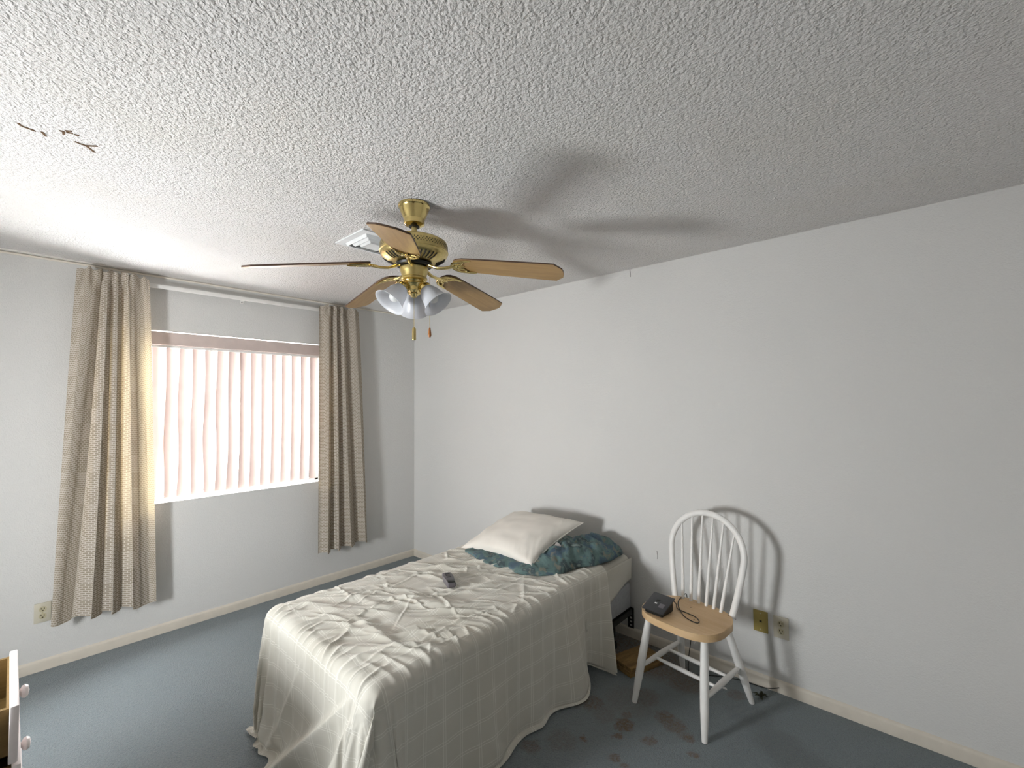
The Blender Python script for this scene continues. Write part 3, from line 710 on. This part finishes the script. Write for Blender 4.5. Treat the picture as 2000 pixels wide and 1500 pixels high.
so2 = bl_o.modifiers.new('t', 'SOLIDIFY'); so2.thickness = 0.006; so2.offset = 1
tag(bl_o, 'crumpled blue green camouflage blanket under the white pillow', 'blanket')

# pillow
n = 60; top = np.zeros((n, n, 3)); bot = np.zeros((n, n, 3))
A_, B_ = 0.315, 0.275
for j in range(n):
    for i in range(n):
        u = -1 + 2 * i / (n - 1); v = -1 + 2 * j / (n - 1)
        px_ = A_ * u * (1 - 0.10 * (1 - v * v) ** 1 * abs(u) ** 3); py_ = B_ * v * (1 - 0.12 * (1 - u * u) * abs(v) ** 3)
        e = max(0, (1 - u ** 2) * (1 - v ** 2)); th = e ** 0.42
        wr = 0.006 * mnoise.noise((u * 3.2, v * 3.2, 9.1)) + (0.0075 * mnoise.noise((u * 13 + v * 4, v * 2.5, 2.0)) * (1 - min(1, e * 1.4)) if v < -0.2 or abs(u) > .5 else 0)
        top[j, i] = (px_, py_, 0.088 * th + wr * min(1, th * 2.2)); bot[j, i] = (px_, py_, -0.050 * th)
V = np.concatenate([top.reshape(-1, 3), bot.reshape(-1, 3)]).tolist()
F = [(j * n + i, j * n + i + 1, (j + 1) * n + i + 1, (j + 1) * n + i) for j in range(n - 1) for i in range(n - 1)]
F += [(n * n + a, n * n + d, n * n + c, n * n + b_) for a, b_, c, d in F]
me = bpy.data.meshes.new('pillow'); me.from_pydata(V, [], F)
bm = bmesh.new(); bm.from_mesh(me); bmesh.ops.remove_doubles(bm, verts=bm.verts, dist=1e-4); bm.to_mesh(me); bm.free()
pil = mesh_obj('pillow', me, M_pillow, None, True, 180)
tag(pil, 'plain white bed pillow resting on the camouflage blanket', 'pillow')
pil.matrix_world = Matrix.Translation((1.865, -.475, .662)) @ Matrix.Rotation(R(-1), 4, 'Z') @ Matrix.Rotation(R(15), 4, 'X') @ Matrix.Rotation(R(-3), 4, 'Y')
m = MB(); pts = [( (A_ - .001) * (1 - 0.10 * (1 - v * v)), B_ * v, 0) for v in np.linspace(-1, 1, 16)]
m.tube(pts, 0.0035, 6); m.build('seam', M_pillow, pil)
m = MB(); m.box((-.001, -.03, -.022), (.001, .028, .022), 0, mat=Matrix.Translation((.322, -.03, -.010)) @ Matrix.Rotation(R(-42), 4, 'Y') @ Matrix.Rotation(R(12), 4, 'X'))
tg = m.build('care_label', M_tag, pil, False); tg['label'] = 'small white care label on the pillow seam'

hs = tag(empty('handset', (1.933, -1.161, 0.574), R(151)), 'small dark grey handset lying on the rumpled bed sheet', 'handset')
b_ = MB(); b_.prism([(-.066, -.016), (-.060, -.021), (.02, -.025), (.058, -.023), (.064, -.017), (.064, .017), (.058, .023), (.02, .025), (-.060, .021), (-.066, .016)], 0, .026, 0.006)
b_.build('handset_body', M_grey, hs); hs.scale = (1.2, 1.1, 1.1)
MB().box((-.064, -.018, -.001), (-.030, .018, .0275), 0.004).build('end_cap', M_plastic_d, hs)
MB().box((-.05, -.0255, .008), (.055, -.023, .014), 0.001).build('side_strip', M_silver, hs)
for k in range(3): MB().box((.0 + .018 * k, -.012, .0255), (.010 + .018 * k, .012, .0275), 0.001).build('button', M_plastic, hs)

# ------------------------------------------------------------------ windsor chair
CH = tag(empty('windsor_chair', (2.945, -.400, 0), R(-9)), 'white spindle-back chair with a bare wooden seat beside the bed', 'chair')
ol = []
for k in range(48):
    a = 2 * math.pi * k / 48; ca, sa = math.cos(a), math.sin(a)
    ex = 2 / 3.0
    x = 0.214 * math.copysign(abs(ca) ** ex, ca); y = (0.195 if sa < 0 else 0.165) * math.copysign(abs(sa) ** ex, sa)
    if y > 0: x *= 1 - 0.13 * (y / 0.165)
    ol.append((x, y - .010))
seat = MB(); seat.prism(ol, .428, .462, 0.009, None, 3); seat_o = seat.build('seat', M_seat, CH, True, 50); seat_o['label'] = 'bare light wood seat'
feet = {'FL': (-.190, -.218), 'FR': (.182, -.205), 'BR': (.198, .240), 'BL': (-.185, .235)}
tops = {'FL': (-.150, -.130), 'FR': (.150, -.130), 'BR': (.130, .105), 'BL': (-.130, .105)}
legp = {}
for k in feet:
    f_, t_ = Vector((*feet[k], 0.0)), Vector((*tops[k], .436)); legp[k] = (f_, t_)
    MB().tube([f_ + (t_ - f_) * s for s in (0, .04, .3, .55, .8, 1)], [.0125, .014, .0195, .0205, .0185, .016], 16).build('leg', M_white, CH)
def at(k, s): a, b2 = legp[k]; return a + (b2 - a) * s
mids = {}
for a, b2, ha, hb in (('FL', 'BL', .40, .44), ('FR', 'BR', .40, .44)):
    p, q_ = at(a, ha), at(b2, hb); mids[a] = (p, q_)
    MB().tube([p + (q_ - p) * s for s in (0, .12, .5, .88, 1)], [.008, .011, .0155, .011, .008], 12).build('side_stretcher', M_white, CH)
for s in (.34, .66):
    p = mids['FL'][0].lerp(mids['FL'][1], s); q_ = mids['FR'][0].lerp(mids['FR'][1], s)
    MB().tube([p + (q_ - p) * t_ for t_ in (0, .12, .5, .88, 1)], [.0065, .008, .0115, .008, .0065], 12).build('cross_stretcher', M_white, CH)
# bow
def bow_pt(t_):   # t_ -1..1 over the hoop, in the plane of the back
    a = t_ * R(118)
    return a
bow = []
for k in range(49):
    t_ = -1 + 2 * k / 48
    if abs(t_) > 0.62:
        e = (abs(t_) - .62) / .38; hx = .205 - .045 * e ** 1.3; hz = .735 - .282 * e
    else:
        a = t_ / .62 * R(90); hx = .205 * abs(math.sin(a)); hz = .735 + .198 * math.cos(a)
    x = math.copysign(hx, t_); lean = (hz - .45) * 0.17
    bow.append(Vector((x, .128 + lean, hz)))
MB().tube(bow, .0135, 12, True, 1.25).build('bow', M_white, CH)
for k in range(6):
    u = (k - 2.5) / 2.5
    xb = u * .105; xt = u * .150; yb = .118 + .012 * (1 - u * u)
    zt_ = .735 + .198 * math.sqrt(max(0, 1 - (xt / .205) ** 2)) - .002
    p = Vector((xb, yb, .450)); q_ = Vector((xt, .128 + (zt_ - .45) * .17, zt_))
    MB().tube([p + (q_ - p) * s for s in (0, .15, .45, 1)], [.0085, .009, .0078, .0048], 10).build('spindle', M_white, CH)
for x_, y_ in ((-.02, .05), (.06, -.06), (.19, .10), (.15, .11), (.11, -.10)): MB().box((x_ - .003, y_ - .002, .4618), (x_ + .003, y_ + .002, .4626)).build('scuff', M_slot, seat_o, False)

# charging cradle on the seat, with its cord
cr = tag(empty('phone_cradle', (2.828, -.502, .4615), R(-6)), 'black telephone charging cradle with thin cord on the chair seat', 'phone base')
b_ = bmesh.new()
def quad(x0, x1, y0, y1, z): return [b_.verts.new((x0, y0, z)), b_.verts.new((x1, y0, z)), b_.verts.new((x1, y1, z)), b_.verts.new((x0, y1, z))]
lo_ = quad(-.050, .050, -.055, .055, 0.0)
hi_ = [b_.verts.new(c) for c in ((-.052, -.058, .022), (.052, -.058, .022), (.052, .050, .060), (-.052, .050, .060))]
b_.faces.new(list(reversed(lo_))); b_.faces.new(hi_)
for k in range(4): b_.faces.new((lo_[k], lo_[(k + 1) % 4], hi_[(k + 1) % 4], hi_[k]))
bmesh.ops.bevel(b_, geom=b_.edges[:], offset=.005, segments=2, affect='EDGES'); m = MB(); m._add(b_); m.build('cradle_body', M_plastic_d, cr)
tilt = Matrix.Translation((0, -.004, .0425)) @ Matrix.Rotation(math.atan2(.038, .108), 4, 'X')
m = MB(); m.box((-.060, -.066, -.002), (.060, .066, .006), 0.003, mat=tilt); m.build('top_panel', M_plastic, cr)
m = MB(); m.box((-.018, .008, .0055), (.002, .022, .0068), 0.0005, mat=tilt); m.build('contact_slot', M_plastic_d, cr)
m = MB(); m.box((-.016, -.012, .0055), (-.002, -.004, .0075), 0.001, mat=tilt); m.build('indicator', M_paper, cr)
m = MB(); m.box((.012, -.03, .0055), (.040, .0, .0064), 0.0005, mat=tilt); m.build('label_panel', M_grey, cr)
def smooth_path(ctrl, sub=8):
    pts = [Vector(c) for c in ctrl]; out_ = []
    for i in range(len(pts) - 1):
        p0, p1, p2, p3 = pts[max(i - 1, 0)], pts[i], pts[i + 1], pts[min(i + 2, len(pts) - 1)]
        for k in range(sub):
            s = k / sub; out_.append(0.5 * ((2 * p1) + (-p0 + p2) * s + (2 * p0 - 5 * p1 + 4 * p2 - p3) * s * s + (-p0 + 3 * p1 - 3 * p2 + p3) * s ** 3))
    return out_ + [pts[-1]]
cinv = (Matrix.Translation(cr.location) @ Matrix.Rotation(R(-6), 4, 'Z')).inverted()
sz = .4645
loop = [(2.865, -.452, .49), (2.862, -.405, .492), (2.872, -.392, .478), (2.89, -.42, sz + .004), (2.93, -.425, sz), (2.985, -.44, sz), (3.02, -.47, sz), (3.022, -.50, sz), (2.985, -.495, sz), (2.94, -.465, sz), (2.90, -.415, sz + .004), (2.87, -.36, sz), (2.852, -.30, sz), (2.85, -.205, .466), (2.849, -.180, .43), (2.852, -.178, .33), (2.862, -.172, .22), (2.848, -.172, .10), (2.852, -.175, .012), (2.90, -.13, .004), (2.98, -.075, .004), (3.08, -.035, .004), (3.20, -.02, .005), (3.265, -.016, .03)]
m = MB(); m.tube([cinv @ Vector(p) for p in smooth_path(loop)], .0022, 7); m.build('cord', M_plastic_d, cr)

# ------------------------------------------------------------------ things on the floor
wb = MB()
wb.box((-.085, -.135, 0.001), (.085, .135, .030), 0.003); wb.box((-.078, -.128, .029), (.082, .130, .048), 0.003)
o = wb.build('wooden_block', M_board, None, True, 30); o.location = (2.575, -.265, 0); o.rotation_euler = (0, 0, R(-18))
tag(o, 'worn wooden block lying on the carpet by the bed leg', 'wood block')
pm = MB(); pm.prism([(-.030, -.010), (.0, -.002), (.032, -.012), (.030, .006), (.004, .014), (-.022, .006)], 0.003, 0.0045)
o = pm.build('paper_scrap', M_paper, None, False); o.location = (3.017, -.174, 0.0); o.rotation_euler = (0, 0, R(25)); tag(o, 'tiny torn white paper scrap on the carpet under the chair', 'paper')
lf = MB(); rl = random.Random(3)
for k in range(9):
    a = rl.uniform(0, 6.28); d_ = Vector((math.cos(a), math.sin(a), 0)); z1 = rl.uniform(.004, .026)
    lf.tube([(0, 0, .006), tuple(d_ * .018 + Vector((0, 0, z1))), tuple(d_ * rl.uniform(.028, .042) + Vector((0, 0, z1 * .6 + .002)))], [.004, .006, .001], 6, True, 0.5)
o = lf.build('dried_leaf', M_leaf, None); o.location = (3.200, -.120, 0.0); tag(o, 'dark dried leaf clump on the carpet by the rear chair leg', 'dried leaf')

# ------------------------------------------------------------------ nightstand with open drawers (edge of the picture)
NX0, NX1 = 1.515, 1.95
ns = tag(empty('nightstand', ((NX0 + NX1) / 2, -3.30, 0)), 'white nightstand with brown drawers pulled open beyond the carpet', 'nightstand')
m = MB()
m.box((NX0, -3.60, .06), (NX0 + .018, -3.12, .735)); m.box((NX1 - .018, -3.60, .06), (NX1, -3.12, .735)); m.box((NX0, -3.60, .06), (NX1, -3.585, .735)); m.box((NX0, -3.60, .06), (NX1, -3.12, .08))
wpart(m, 'body', M_draww, ns); wpart(MB().box((NX0 - .01, -3.61, .735), (NX1 + .01, -3.10, .757), 0.004), 'top', M_draww, ns)
for sx in (NX0 + .02, NX1 - .05):
    for y in (-3.59, -3.16): wpart(MB().box((sx, y, 0), (sx + .03, y + .03, .06)), 'leg', M_draww, ns)
for z0, z1, yf in ((.550, .708, -2.748), (.385, .543, -2.741), (.215, .377, -2.732)):
    d0 = MB(); d0.box((NX0, yf - .019, z0), (NX1, yf, z1), 0.003)
    dr = wpart(d0, 'drawer', M_draww, ns, True)
    s = MB(); zt_ = z1 - .010; zb = z0 + .012; yb = yf - .42
    s.box((NX0 + .02, yb, zb), (NX0 + .032, yf - .019, zt_)); s.box((NX1 - .032, yb, zb), (NX1 - .02, yf - .019, zt_)); s.box((NX0 + .02, yb, zb), (NX1 - .02, yb + .012, zt_)); s.box((NX0 + .02, yb, zb), (NX1 - .02, yf - .019, zb + .006)); s.box((NX0 + .03, yf - .024, zb), (NX1 - .03, yf - .019, zt_))
    bx = s.build('drawer_box', M_raw, None, False); bx.parent = dr
    k = MB(); k.lathe([(0, 0), (.009, 0), (.009, .004), (.017, .008), (.020, .015), (.015, .022), (0, .025)], 20, Matrix.Translation(((NX0 + NX1) / 2, yf, (z0 + z1) / 2 + .02)) @ Matrix.Rotation(R(-90), 4, 'X'))
    kb = k.build('knob', M_draww, None); kb.parent = dr
